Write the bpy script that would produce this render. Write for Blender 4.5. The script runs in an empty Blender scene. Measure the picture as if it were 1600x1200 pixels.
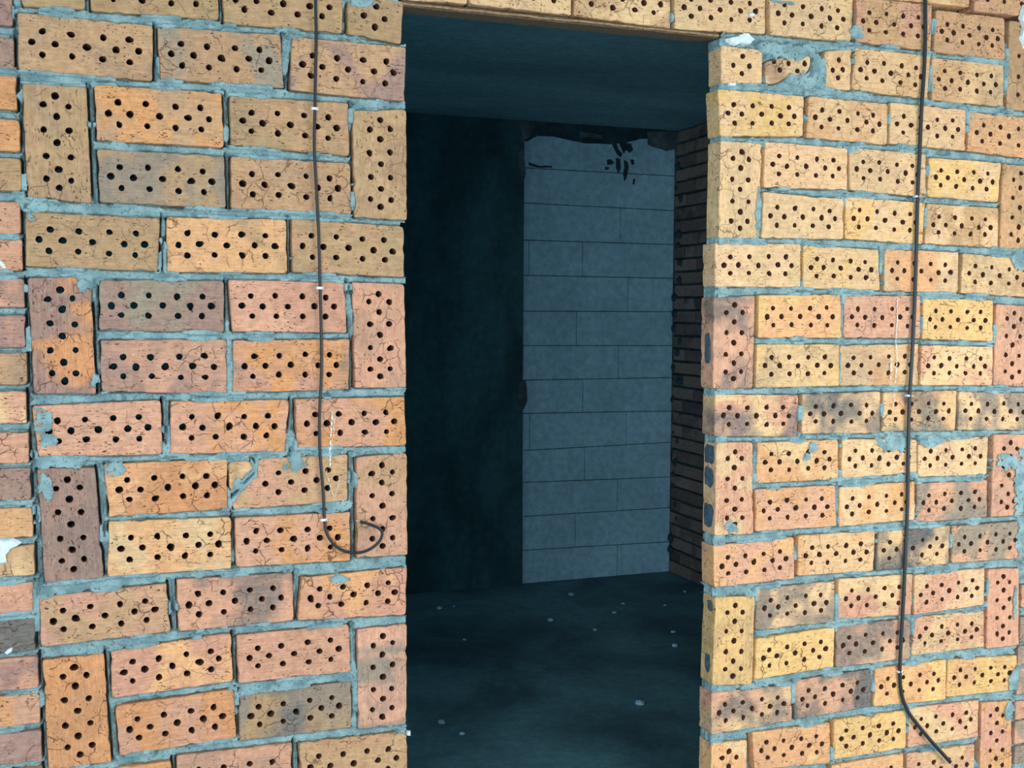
import bpy, bmesh, math, random
import numpy as np
from mathutils import Matrix, Vector
from mathutils.geometry import delaunay_2d_cdt

# ------------------------------------------------------------------ camera
F, YAW, PITCH, ROLL = 1756.9, 0.35283518, -0.06544982, -0.00502095
D = 1.8 * 0.25 / 0.16702        # distance camera - brick wall (m)
CAMZ = 1.62                     # eye height above the floor
S = bpy.context.scene
COL = S.collection

def ray(px, py):
    """direction of a photo pixel in the room: x along the wall, y into it, z up"""
    x, y, z = (px - 800) / F, 1.0, -(py - 600) / F
    return turn(x, y, z)

def turn(x, y, z):
    c, s = math.cos(ROLL), math.sin(ROLL); x, z = x * c + z * s, -x * s + z * c
    c, s = math.cos(PITCH), math.sin(PITCH); y, z = y * c - z * s, y * s + z * c
    c, s = math.cos(YAW), math.sin(YAW); x, y = x * c + y * s, -x * s + y * c
    return Vector((x, y, z))

def on_y(px, py, y=0.0):        # point of the plane Y = y seen at that pixel
    r = ray(px, py); t = (y + D) / r.y
    return Vector((r.x * t, y, CAMZ + r.z * t))

cam_data = bpy.data.cameras.new('camera'); cam = bpy.data.objects.new('camera', cam_data)
COL.objects.link(cam); S.camera = cam
cam_data.sensor_width = 36; cam_data.lens = F / 1600 * 36
cam_data.clip_start = 0.05
R, U, Fw = turn(1, 0, 0), turn(0, 0, 1), turn(0, 1, 0)
M = Matrix(((R.x, U.x, -Fw.x, 0), (R.y, U.y, -Fw.y, -D), (R.z, U.z, -Fw.z, CAMZ), (0, 0, 0, 1)))
cam.matrix_world = M

# ------------------------------------------------------------------ light
world = bpy.data.worlds.new('overcast_sky'); S.world = world; world.use_nodes = True
bg = world.node_tree.nodes['Background']
bg.inputs[0].default_value = (0.80, 0.93, 1.0, 1); bg.inputs[1].default_value = 1.0

def daylight(loc, aim, w, h, energy, color):      # unseen area lamps standing in for daylight
    ld = bpy.data.lights.new('unseen_daylight', 'AREA'); ld.shape = 'RECTANGLE'; ld.size = w; ld.size_y = h
    ld.energy = energy; ld.color = color
    lo = bpy.data.objects.new('unseen_daylight', ld); COL.objects.link(lo); lo.location = loc
    lo.rotation_euler = (Vector(aim) - Vector(loc)).to_track_quat('-Z', 'Y').to_euler()
daylight((3.4, -2.6, 1.1), (1.3, 0, 1.1), 1.6, 1.6, 66, (1.0, 0.97, 0.92))
daylight((-1.25, -3.9, 1.45), (1.15, 0.0, 1.3), 1.7, 1.7, 100, (0.84, 0.95, 1.0))  # added to brighten the far blocks through the doorway
daylight((-2.36, 1.7, 1.5), (0.5, 1.9, 1.45), 1.2, 1.3, 15, (0.45, 0.80, 1.0))   # added unseen lamp that brightens the inner room
S.view_settings.view_transform = 'Standard'; S.view_settings.look = 'None'
S.view_settings.exposure = 0.0; S.view_settings.gamma = 1.0; S.view_settings.use_curve_mapping = False

random.seed(7); rng = np.random.default_rng(7)

# ------------------------------------------------------------------ helpers
def lin(c):
    return tuple(((v / 255) / 12.92 if v / 255 <= 0.04045 else ((v / 255 + 0.055) / 1.055) ** 2.4) for v in c)

def tag(o, label=None, cat=None, group=None, kind=None):
    if label: o['label'] = label
    if cat: o['category'] = cat
    if group: o['group'] = group
    if kind: o['kind'] = kind
    return o

def mesh_obj(name, verts, faces, mat, parent=None, loc=(0, 0, 0), rot=None, smooth=False, mats=None):
    me = bpy.data.meshes.new(name); me.from_pydata([tuple(v) for v in verts], [], faces)
    if mat: me.materials.append(mat)
    if smooth: me.polygons.foreach_set('use_smooth', [True] * len(me.polygons))
    me.update()
    o = bpy.data.objects.new(name, me); COL.objects.link(o)
    o.location = loc
    if rot: o.rotation_euler = rot
    if parent: o.parent = parent
    return o

def empty(name, loc):
    o = bpy.data.objects.new(name, None); COL.objects.link(o); o.location = loc
    o.empty_display_size = 0.1
    return o

def box_vf(x0, x1, y0, y1, z0, z1, b=0.0):
    """box with a small chamfer b on the edges of the front (low y) face"""
    v = [(x0 + b, y0, z0 + b), (x1 - b, y0, z0 + b), (x1 - b, y0, z1 - b), (x0 + b, y0, z1 - b),
         (x0, y0 + b, z0), (x1, y0 + b, z0), (x1, y0 + b, z1), (x0, y0 + b, z1),
         (x0, y1, z0), (x1, y1, z0), (x1, y1, z1), (x0, y1, z1)]
    f = [(0, 1, 2, 3)]
    for a in (0, 4):
        for i in range(4):
            j = (i + 1) % 4; f.append((a + 4 + i, a + 4 + j, a + j, a + i))
    f.append((11, 10, 9, 8))
    return v, f

class NT:
    def __init__(s, name, rough=0.95, spec=0.15):
        s.m = bpy.data.materials.new(name); s.m.use_nodes = True; s.t = s.m.node_tree
        s.b = s.t.nodes['Principled BSDF']; s.b.inputs['Roughness'].default_value = rough
        s.b.inputs['Specular IOR Level'].default_value = spec
    def n(s, typ, **kw):
        nd = s.t.nodes.new(typ)
        for k, v in kw.items(): setattr(nd, k, v)
        return nd
    def l(s, a, b): s.t.links.new(a, b)
    def inp(s, sock, v):
        if hasattr(v, 'is_output'): s.l(v, sock)
        else: sock.default_value = v
    def noise(s, vec, scale, detail=3, rough=0.5, dist=0.0):
        nd = s.n('ShaderNodeTexNoise'); s.l(vec, nd.inputs['Vector'])
        nd.inputs['Scale'].default_value = scale; nd.inputs['Detail'].default_value = detail
        nd.inputs['Roughness'].default_value = rough; nd.inputs['Distortion'].default_value = dist
        return nd.outputs['Fac']
    def vor(s, vec, scale, feature='F1', rnd=1.0):
        nd = s.n('ShaderNodeTexVoronoi', feature=feature); s.l(vec, nd.inputs['Vector'])
        nd.inputs['Scale'].default_value = scale; nd.inputs['Randomness'].default_value = rnd
        return nd.outputs['Distance']
    def ramp(s, v, a, b, lo=0.0, hi=1.0):
        nd = s.n('ShaderNodeMapRange', interpolation_type='SMOOTHSTEP'); s.inp(nd.inputs['Value'], v)
        nd.inputs['From Min'].default_value = a; nd.inputs['From Max'].default_value = b
        nd.inputs['To Min'].default_value = lo; nd.inputs['To Max'].default_value = hi
        return nd.outputs[0]
    def math(s, op, a, b=0.0):
        nd = s.n('ShaderNodeMath', operation=op); s.inp(nd.inputs[0], a); s.inp(nd.inputs[1], b)
        return nd.outputs[0]
    def mix(s, fac, a, b, blend='MIX'):
        nd = s.n('ShaderNodeMix', data_type='RGBA', blend_type=blend)
        s.inp(nd.inputs[0], fac)
        for i, v in ((6, a), (7, b)):
            if hasattr(v, 'is_output'): s.l(v, nd.inputs[i])
            else: nd.inputs[i].default_value = (*v[:3], 1)
        return nd.outputs[2]
    def mapping(s, vec, scale):
        nd = s.n('ShaderNodeMapping'); s.l(vec, nd.inputs['Vector']); nd.inputs['Scale'].default_value = scale
        return nd.outputs[0]
    def bump(s, h, strength, dist, prev=None):
        nd = s.n('ShaderNodeBump'); s.l(h, nd.inputs['Height'])
        nd.inputs['Strength'].default_value = strength; nd.inputs['Distance'].default_value = dist
        if prev is not None: s.l(prev, nd.inputs['Normal'])
        return nd.outputs[0]
    def objvec(s, seed=True):
        tc = s.n('ShaderNodeTexCoord').outputs['Object']
        if not seed: return tc
        oi = s.n('ShaderNodeObjectInfo')
        sc = s.n('ShaderNodeVectorMath', operation='SCALE'); cb = s.n('ShaderNodeCombineXYZ')
        for i in range(3): s.l(oi.outputs['Random'], cb.inputs[i])
        s.l(cb.outputs[0], sc.inputs[0]); sc.inputs['Scale'].default_value = 37.0
        ad = s.n('ShaderNodeVectorMath', operation='ADD'); s.l(tc, ad.inputs[0]); s.l(sc.outputs[0], ad.inputs[1])
        return ad.outputs[0]
    def attr(s, name):
        return s.n('ShaderNodeAttribute', attribute_type='OBJECT', attribute_name=name)

# ------------------------------------------------------------------ materials
def brick_material(name, ribbed=False):
    t = NT(name); P = t.objvec()
    c1, c2 = t.attr('tone_a').outputs['Color'], t.attr('tone_b').outputs['Color']
    soot, cr = t.attr('soot').outputs['Fac'], t.attr('cracked').outputs['Fac']
    # blotches: large fields of the second tone, partly following the length of the brick
    big = t.noise(t.mapping(P, (1.0, 0.5, 0.7)), 9.0, 2, 0.5, 0.6)
    c = t.mix(t.ramp(big, 0.42, 0.58), c1, c2)
    # burnt spots
    sn = t.noise(t.mapping(P, (1, 0.5, 1)), 9.0, 2, 0.45)
    sf = t.math('MULTIPLY', t.math('MULTIPLY', t.ramp(sn, 0.44, 0.62), t.ramp(t.noise(P, 60, 3), 0.2, 0.6, 0.55, 1.0)), soot)
    c = t.mix(sf, c, lin((98, 104, 106)))
    # grain drawn along the brick by the cutting wire
    g = t.noise(t.mapping(P, (22, 60, 330)), 1.0, 3, 0.65)
    c = t.mix(1.0, c, t.mix(t.ramp(g, 0.25, 0.75), (0.84, 0.82, 0.80), (1.12, 1.12, 1.10)), 'MULTIPLY')
    m = t.noise(P, 70, 3, 0.6)
    c = t.mix(1.0, c, t.mix(t.ramp(m, 0.25, 0.75), (0.86, 0.85, 0.85), (1.12, 1.12, 1.12)), 'MULTIPLY')
    # pale scratches and lime flecks
    pl = t.noise(t.mapping(P, (60, 60, 320)), 1.0, 2, 0.6)
    c = t.mix(t.math('MULTIPLY', t.ramp(pl, 0.69, 0.78), 0.55), c, lin((240, 222, 180)))
    # mortar dust smudges
    du = t.noise(P, 17, 4, 0.7)
    c = t.mix(t.math('MULTIPLY', t.ramp(du, 0.66, 0.76), 0.5), c, lin((165, 180, 176)))
    # dark pits, drawn out along the grain
    pv = t.noise(t.mapping(P, (120, 120, 300)), 1.0, 2, 0.55)
    pm = t.noise(P, 26, 2, 0.5)
    pit = t.math('MULTIPLY', t.ramp(pv, 0.625, 0.67), t.ramp(pm, 0.44, 0.58))
    c = t.mix(t.math('MULTIPLY', pit, 0.92), c, lin((74, 46, 38)))
    # fine branching cracks
    w = t.n('ShaderNodeTexNoise'); t.l(P, w.inputs['Vector']); w.inputs['Scale'].default_value = 30
    w.inputs['Detail'].default_value = 3
    vs = t.n('ShaderNodeVectorMath', operation='SCALE'); t.l(w.outputs['Color'], vs.inputs[0]); vs.inputs['Scale'].default_value = 0.03
    va = t.n('ShaderNodeVectorMath', operation='ADD'); t.l(P, va.inputs[0]); t.l(vs.outputs[0], va.inputs[1])
    ve = t.vor(va.outputs[0], 24, 'DISTANCE_TO_EDGE')
    ck = t.math('MULTIPLY', t.ramp(ve, 0.028, 0.008), t.ramp(t.noise(P, 19, 2), 0.48, 0.60))
    ck = t.math('MULTIPLY', ck, cr)
    c = t.mix(t.math('MULTIPLY', ck, 0.75), c, lin((84, 56, 46)))
    t.l(c, t.b.inputs['Base Color'])
    h = t.math('SUBTRACT', t.math('MULTIPLY', g, 0.5), t.math('ADD', t.math('MULTIPLY', pit, 1.2), t.math('MULTIPLY', ck, 1.0)))
    nb = t.bump(h, 0.7, 0.0018)
    if ribbed:
        wv = t.n('ShaderNodeTexWave', wave_type='BANDS', bands_direction='X'); t.l(t.n('ShaderNodeTexCoord').outputs['Object'], wv.inputs['Vector'])
        wv.inputs['Scale'].default_value = 70; wv.inputs['Distortion'].default_value = 1.0
        nb = t.bump(wv.outputs['Fac'], 0.35, 0.001, nb)
    t.l(nb, t.b.inputs['Normal'])
    return t.m

def mortar_material(name='mortar', a=(160, 190, 194), b=(124, 154, 160)):
    t = NT(name); P = t.objvec(False)
    n1 = t.noise(P, 22, 4, 0.6); n2 = t.noise(P, 260, 4, 0.7)
    c = t.mix(t.ramp(n1, 0.35, 0.65), lin(b), lin(a))
    c = t.mix(t.ramp(n2, 0.58, 0.70, 0, 0.45), c, lin((166, 198, 204)))
    c = t.mix(t.ramp(t.noise(P, 130, 3, 0.6), 0.58, 0.68, 0, 0.65), c, lin((66, 82, 86)))
    t.l(c, t.b.inputs['Base Color'])
    t.l(t.bump(t.math('ADD', n2, t.math('MULTIPLY', t.noise(P, 90, 3), 1.5)), 1.0, 0.004), t.b.inputs['Normal'])
    return t.m

def concrete_material(name, a, b, scale=2.0, streak=(1, 1, 1), rough=0.9, spec=0.2):
    t = NT(name, rough, spec); P = t.objvec(False)
    n1 = t.noise(t.mapping(P, streak), scale, 5, 0.6, 0.3); n2 = t.noise(P, 24, 4, 0.65)
    c = t.mix(t.ramp(n1, 0.3, 0.7), lin(b), lin(a))
    c = t.mix(1.0, c, t.mix(t.ramp(n2, 0.3, 0.75), (0.82, 0.82, 0.82), (1.15, 1.15, 1.15)), 'MULTIPLY')
    t.l(c, t.b.inputs['Base Color'])
    t.l(t.bump(t.math('ADD', n2, t.noise(P, 120, 3)), 0.6, 0.004), t.b.inputs['Normal'])
    return t.m

def plain(name, c, rough=0.5, var=0.12, scale=60, metal=0.0):
    t = NT(name, rough, 0.4); P = t.objvec(False); n = t.noise(P, scale, 3)
    k = lin(c)
    t.l(t.mix(t.ramp(n, 0.3, 0.7), tuple(v * (1 - var) for v in k), tuple(v * (1 + var) for v in k)), t.b.inputs['Base Color'])
    t.b.inputs['Metallic'].default_value = metal
    t.l(t.bump(n, 0.3, 0.001), t.b.inputs['Normal'])
    return t.m

M_BRICK = brick_material('fired_clay')
M_BORE_SHADE = plain('bore_shade', (112, 74, 58), 0.95, 0.2, 300)  # darker clay tone standing in for the shade inside the holes
M_RIB = brick_material('ribbed_fired_clay', True)
M_MORTAR = mortar_material()
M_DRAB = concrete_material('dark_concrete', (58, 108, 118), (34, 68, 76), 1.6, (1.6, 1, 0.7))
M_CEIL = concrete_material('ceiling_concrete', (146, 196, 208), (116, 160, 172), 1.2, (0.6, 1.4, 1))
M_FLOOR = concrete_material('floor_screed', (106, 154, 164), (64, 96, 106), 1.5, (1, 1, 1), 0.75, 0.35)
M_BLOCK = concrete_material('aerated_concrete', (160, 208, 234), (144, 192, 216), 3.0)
M_PLAST = concrete_material('grey_plaster', (150, 152, 148), (128, 130, 128), 2.0)
M_SMEAR = concrete_material('render_smear', (90, 112, 120), (50, 68, 76), 6.0)

# ------------------------------------------------------------------ brick data
# kind (h lying, v standing, q short piece), corners TL TR BR BL measured on the wall, tones
BRICKS = """
h 20,-68 131,-62 133,15 36,10 T T
h 138,-60 340,-42 342,31 142,17 T T
h 347,-40 534,-24 536,52 350,36 T B
q 543,-14 630,3 626,69 543,53 T T
h 27,19 239,40 238,127 29,109 B B
h 246,41 438,54 444,137 250,124 B G
h 456,57 634,74 632,159 453,141 B M
v 34,130 135,136 143,318 43,308 T T
h 147,132 346,145 350,231 151,219 B O
h 359,149 544,161 546,244 361,227 T B
h 151,233 350,244 353,326 156,316 T G
h 361,244 547,255 549,335 361,326 B B
v 551,172 635,171 636,344 554,340 T B
h 40,331 250,341 247,424 40,416 T T
h 260,339 447,343 449,427 260,425 B A
h 456,341 631,354 632,433 457,425 T B
v 43,434 142,436 150,616 53,615 O M
h 155,437 350,439 350,519 155,516 M G
h 357,437 539,441 542,520 363,518 P P
h 157,532 354,530 355,615 159,612 M P
h 364,532 546,530 545,609 362,613 P OK
v 550,441 632,444 635,606 555,606 P P
h 50,635 251,625 254,710 60,715 P P
h 267,627 452,625 446,706 265,710 P O
h 461,624 632,620 635,696 464,700 P O
v 58,732 148,731 162,903 70,912 M M
h 163,725 355,717 356,795 170,808 A O
h 363,722 543,710 543,783 365,796 P B
h 170,815 361,808 361,888 168,901 A C
h 367,809 547,800 547,876 369,886 P O
v 557,715 636,708 637,867 558,872 P B
h 61,933 260,912 267,987 64,1011 P B
h 276,906 457,895 459,970 279,987 P PK
h 472,903 636,886 634,961 465,970 P A
v 66,1032 162,1021 174,1191 76,1203 O O
h 173,1017 361,990 364,1065 175,1092 P A
h 370,993 545,976 549,1050 373,1068 P P
h 180,1104 366,1077 369,1153 187,1181 O P
h 373,1086 549,1065 549,1137 375,1158 G TK
v 559,984 636,975 635,1132 559,1140 G R
h 85,1213 267,1189 270,1270 88,1292 O O
h 276,1181 456,1161 458,1240 279,1262 P P
h 468,1161 636,1143 637,1222 470,1240 B B
h 580,-68 730,-61 730,6 636,0 C C
h 733,-59 893,-46 893,24 733,6 C C
h 897,-46 1048,-28 1048,45 897,24 C B
h 1054,-28 1196,-14 1196,53 1054,46 C C
h 1202,-14 1333,-4 1329,66 1203,54 C C
h 1337,-4 1456,7 1454,80 1337,65 D P
h 1463,15 1570,28 1571,95 1459,81 D D
v 1577,32 1632,40 1630,177 1572,170 T T
h 1400,-55 1514,-48 1514,11 1400,0 C D
h 1523,-46 1640,-34 1640,30 1523,17 D P
q 1126,71 1191,78 1191,131 1126,130 C C
q 1288,80 1331,76 1329,141 1290,138 C D
h 1335,74 1454,88 1448,155 1330,140 C D
h 1456,90 1568,101 1568,167 1456,156 C D
h 1122,139 1256,150 1255,213 1125,213 C Y
h 1264,150 1388,162 1386,226 1260,215 C D
h 1391,160 1509,171 1508,236 1389,224 C C
h 1515,175 1638,187 1636,252 1510,236 A D
v 1125,220 1190,224 1186,372 1122,373 C C
h 1195,221 1324,232 1323,297 1192,293 C C
h 1326,231 1446,240 1446,308 1327,297 C C
h 1452,246 1565,254 1560,316 1449,307 Y C
v 1567,255 1622,262 1618,392 1562,388 D T
h 1192,300 1318,311 1317,374 1189,372 C C
h 1321,307 1445,317 1441,382 1320,373 C Y
h 1448,318 1560,325 1559,387 1445,381 C D
h 1117,380 1251,381 1251,449 1117,448 C C
h 1255,383 1372,390 1375,454 1254,450 Y C
h 1383,389 1498,394 1497,458 1381,455 C A
h 1504,396 1622,406 1620,465 1501,458 D C
v 1115,464 1180,462 1176,607 1114,608 R RK
h 1186,461 1314,460 1316,528 1185,528 Y A
h 1319,462 1439,462 1438,529 1318,528 R R
h 1442,466 1551,469 1551,533 1440,530 Y Y
v 1557,475 1612,478 1608,604 1552,602 R R
h 1182,538 1311,538 1311,603 1180,606 Y C
h 1313,540 1436,537 1435,602 1312,603 A C
h 1440,539 1551,542 1550,602 1437,602 C R
h 1118,617 1248,617 1246,682 1116,682 P CK
h 1254,616 1376,612 1375,677 1253,678 G CK
h 1381,613 1496,610 1493,673 1378,674 C AK
h 1498,612 1612,614 1608,672 1496,672 C GK
v 1119,692 1176,691 1177,834 1116,837 C R
h 1183,692 1309,686 1310,749 1181,755 C A
h 1315,686 1432,687 1432,738 1314,748 C C
h 1435,690 1545,682 1542,742 1435,745 C C
v 1553,679 1606,678 1597,805 1548,808 R R
h 1180,765 1305,758 1307,822 1180,831 A R
h 1311,761 1429,752 1429,812 1310,823 C A
h 1434,756 1544,750 1543,808 1431,817 R G
h 1114,853 1240,839 1241,904 1115,918 A R
h 1247,837 1367,829 1364,892 1245,900 C A
h 1370,829 1484,821 1482,881 1368,892 K CK
h 1487,822 1597,814 1596,872 1486,880 G R
v 1117,934 1179,931 1175,1069 1112,1071 Y Y
h 1183,920 1304,908 1304,971 1180,985 C GK
h 1310,905 1426,897 1423,960 1309,968 R C
h 1428,899 1538,887 1537,945 1427,961 R C
v 1544,890 1592,888 1592,1008 1541,1014 R R
h 1181,998 1304,980 1302,1042 1178,1062 Y Y
h 1307,978 1423,967 1422,1029 1306,1043 R CK
h 1429,965 1538,954 1538,1011 1424,1025 R C
h 1111,1083 1236,1069 1237,1126 1110,1148 C RK
h 1242,1064 1362,1046 1362,1104 1241,1125 R KK
h 1367,1045 1478,1031 1477,1093 1364,1104 Y A
h 1481,1031 1589,1024 1588,1078 1478,1089 Y A
v 1112,1162 1168,1157 1166,1300 1108,1302 A C
h 1175,1145 1296,1129 1297,1192 1178,1203 A Y
h 1302,1125 1415,1110 1415,1168 1302,1187 Y Y
h 1419,1107 1529,1094 1528,1151 1418,1168 R C
v 1533,1098 1581,1095 1580,1215 1530,1220 P A
h 1300,1197 1412,1177 1412,1240 1300,1258 A Y
h 1417,1178 1523,1163 1521,1222 1416,1240 C R
"""
LIT_TONES = dict(T=(192, 162, 128), B=(206, 170, 136), O=(226, 168, 122), P=(221, 173, 149), M=(176, 146, 137), D=(222, 182, 142),
             G=(166, 154, 142), Y=(244, 206, 146), A=(238, 188, 142), C=(240, 206, 164), K=(124, 124, 124), R=(228, 180, 154))  # clay colours with uneven daylight painted in: upper left darker, right lighter

GAIN = (1.17, 1.27, 1.37)      # even daylight factor taken out of the tones; its regional unevenness stays in them

H_M = [0.098, 0.27, 0.495, 0.725, 0.892]; H_P = [0.175, 0.39, 0.62, 0.82]
def full_holes():
    h = [(u, 0.505, 0.0079) for u in H_M]
    for u in H_P: h += [(u, 0.31, 0.0071), (u, 0.70, 0.0071)]
    return h
def short_holes(): return [(0.52, 0.25, 0.0075), (0.30, 0.50, 0.0075), (0.68, 0.50, 0.0075), (0.5, 0.72, 0.0078)]

def vary(c, amt=0.05):
    k = 1 + random.uniform(-amt, amt)
    return [max(0.0, min(1.0, v * k * (1 + random.uniform(-0.025, 0.025)))) for v in c]

def set_tones(o, a, b, x=0, z=0, amt=0.07):
    ca = lin(LIT_TONES[a]); soot = 0.0
    if 'K' in b[-1:] and b != 'K' and len(b) == 2: soot = 0.75; b = b[0]
    cb = lin(LIT_TONES[b])
    o['tone_a'] = [v / g for v, g in zip(vary(ca, amt), GAIN)]; o['tone_b'] = [v / g for v, g in zip(vary(cb, amt), GAIN)]
    o['soot'] = soot if soot else random.choice([0.0, 0.0, 0.0, 0.12, 0.25])
    o['cracked'] = random.choice([0.25, 0.6, 0.9, 1.0])

def outline(pts, step=0.016, rad=0.005, jit=0.0009):
    """polygon (2-D, metres) -> wobbly outline with worn round corners"""
    out = []; n = len(pts)
    for i in range(n):
        p0, p, p1 = Vector(pts[i - 1]), Vector(pts[i]), Vector(pts[(i + 1) % n])
        a, b = (p0 - p), (p1 - p); r = rad * random.uniform(0.5, 1.9)
        ra, rb = min(r, a.length * 0.3), min(r, b.length * 0.3)
        A, B = p + a.normalized() * ra, p + b.normalized() * rb
        out += [A, (A + B) * 0.25 + p * 0.5, B]
        nxt, q = Vector(pts[(i + 1) % n]), B
        L = (nxt - q).length - rad; k = max(1, int(L / step)); nd = Vector((-(nxt - p).y, (nxt - p).x)).normalized()
        for j in range(1, k):
            t = j / k
            chip = random.uniform(0.001, 0.0035) if random.random() < 0.10 else 0
            out.append(q + (nxt - q).normalized() * L * t + nd * (random.uniform(-jit, jit) + chip))
    return out

def perforated(poly, holes, thick=0.065, hole_depth=0.060, rad=0.005, nside=11, step=0.016):
    """mesh of a perforated brick: front at y=0 facing -y, holes sunk into it. poly counter-clockwise in (x, z)"""
    out = outline(poly, rad=rad, step=step); n = len(out)
    # inner ring, inset for the worn edge
    ins = []
    for i in range(n):
        p, a, b = out[i], out[i - 1], out[(i + 1) % n]
        tdir = (b - a).normalized(); nd = Vector((-tdir.y, tdir.x)); ins.append(p + nd * random.uniform(0.0009, 0.0022))
    V2 = [tuple(p) for p in ins]; edges = [(i, (i + 1) % n) for i in range(n)]
    rings = []
    for (hx, hz, r) in holes:
        s = len(V2); ph = random.random() * 6.28; el = random.uniform(0.94, 1.07); bite = random.random() < 0.22; bi = random.randrange(nside)
        for k in range(nside):
            rr = r * random.uniform(0.93, 1.07) * (random.uniform(1.15, 1.4) if bite and k in (bi, (bi + 1) % nside) else 1)
            an = ph + 2 * math.pi * k / nside
            V2.append((hx + rr * math.cos(an) * el, hz + rr * math.sin(an) / el))
        edges += [(s + k, s + (k + 1) % nside) for k in range(nside)]; rings.append((s, hx, hz))
    vo, _, fo, vmap, _, _ = delaunay_2d_cdt([Vector(v) for v in V2], edges, [], 1, 1e-7)
    V = [(v.x, 0.0, v.y) for v in vo]; F_ = []
    def inside_hole(cx, cz):
        for (s, hx, hz) in rings:
            if (cx - hx) ** 2 + (cz - hz) ** 2 < 0.0115 ** 2:
                # point in ring polygon
                c = False
                for k in range(nside):
                    x1, y1 = V2[s + k]; x2, y2 = V2[s + (k + 1) % nside]
                    if (y1 > cz) != (y2 > cz) and cx < (x2 - x1) * (cz - y1) / (y2 - y1) + x1: c = not c
                if c: return True
        return False
    for f in fo:
        cx = sum(vo[i].x for i in f) / len(f); cz = sum(vo[i].y for i in f) / len(f)
        if not inside_hole(cx, cz): F_.append(tuple(f))
    back = {}
    for new, olds in enumerate(vmap):
        for o_ in olds: back[o_] = new
    nfront = len(F_)
    # rim and sides
    b0 = len(V); V += [(p.x, 0.0022, p.y) for p in out]
    b1 = len(V); V += [(p.x, thick, p.y) for p in out]
    for i in range(n):
        j = (i + 1) % n
        F_.append((b0 + i, b0 + j, back[j], back[i])); F_.append((b1 + i, b1 + j, b0 + j, b0 + i))
    if not holes: F_.append(tuple(b1 + i for i in reversed(range(n)))); return V, F_, len(F_)
    # the perforations run right through: same openings, a little narrower, in the back face
    nf = len(vo); m0 = len(V); near = {}
    for (s, hx, hz) in rings:
        for k in range(nside): near[back[s + k]] = (hx, hz)
    for i in range(nf):
        x, _, z = V[i]
        if i in near: hx, hz = near[i]; x = hx + (x - hx) * 0.93; z = hz + (z - hz) * 0.93
        V.append((x, thick, z))
    F_ += [tuple(m0 + i for i in reversed(f)) for f in F_[:nfront]]
    for i in range(n): j = (i + 1) % n; F_.append((m0 + back[i], m0 + back[j], b1 + j, b1 + i))
    nbore = len(F_)
    for (s, hx, hz) in rings:
        for k in range(nside):
            a_, b_ = back[s + k], back[s + (k + 1) % nside]
            F_.append((a_, b_, m0 + b_, m0 + a_))
    return V, F_, nbore

def shade_bore(o, nc):           # walls of the perforations coloured darker, shade put into the clay tone
    me = o.data; me.materials.append(M_BORE_SHADE)
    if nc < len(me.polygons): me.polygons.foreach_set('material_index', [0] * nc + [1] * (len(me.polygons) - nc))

def brick_from_quad(kind, q, a, b, parent, holes=None, poly=None, y=None, thick=0.065, rad=0.005):
    W = [on_y(*p) for p in q]                      # TL TR BR BL on the wall plane
    P = [Vector((w.x, w.z)) for w in W]
    c = sum(P, Vector((0, 0))) / 4
    if kind == 'v': ax = ((P[3] - P[0]) + (P[2] - P[1]))
    else: ax = ((P[1] - P[0]) + (P[2] - P[3]))
    ang = math.atan2(ax.y, ax.x)
    rot = Matrix.Rotation(-ang, 2)
    L = [rot @ (p - c) for p in P]                 # local, length along x
    if kind == 'v': L = [L[3], L[0], L[1], L[2]] if False else [L[0], L[3], L[2], L[1]]
    TL, TR, BRr, BL = L                            # start-top, end-top ...
    def uv(u, v): return (TL * (1 - u) + TR * u) * (1 - v) + (BL * (1 - u) + BRr * u) * v
    hs = []
    if holes is None: holes = short_holes() if kind == 'q' else full_holes()
    flip = random.random() < 0.5
    for (u, v, r) in holes:
        if flip and kind == 'h': v = 1 - v
        p = uv(u + random.uniform(-.006, .006), v + random.uniform(-.012, .012)); hs.append((p.x, p.y, r * random.uniform(0.93, 1.10)))
    if poly is None: pl = [tuple(v) for v in (BL, BRr, TR, TL)]
    else:
        pl = []
        for p in poly:
            w = on_y(*p); pl.append(tuple(rot @ (Vector((w.x, w.z)) - c)))
    ar = sum(pl[i][0] * pl[(i + 1) % len(pl)][1] - pl[(i + 1) % len(pl)][0] * pl[i][1] for i in range(len(pl)))
    if ar < 0: pl = pl[::-1]
    V, Fc, nc = perforated(pl, hs, thick=thick, rad=rad)
    if y is None: y = random.uniform(-0.0025, 0.002)
    o = mesh_obj('brick', V, Fc, M_BRICK, parent, rot=(0, -ang, 0)); shade_bore(o, nc)
    o.location = Vector((c.x, y, c.y)) - (parent.location if parent else Vector())
    set_tones(o, a, b, c.x, c.y)
    FOOT.append([(w.x, w.z) for w in W] if poly is None else [(on_y(*p).x, on_y(*p).z) for p in poly])
    return o
FOOT = []

# ------------------------------------------------------------------ measured depths of the far room
r1, r2 = ray(930, 903), ray(930, 196)
ROOM_H = CAMZ * (r1.z / r1.y - r2.z / r2.y) / (r1.z / r1.y)     # ceiling height from the two lines
YF = CAMZ / -(r1.z / r1.y) - D                                  # far wall plane
XR = on_y(1049, 700, YF).x                                      # inner right wall plane
XL = on_y(640, 20).x; XJ = on_y(1117, 600).x
print('room', ROOM_H, 'far', YF, 'xr', XR, 'opening', XL, XJ, 'lintel', on_y(870, 38).z)
CEIL = max(2.45, ROOM_H)

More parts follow.
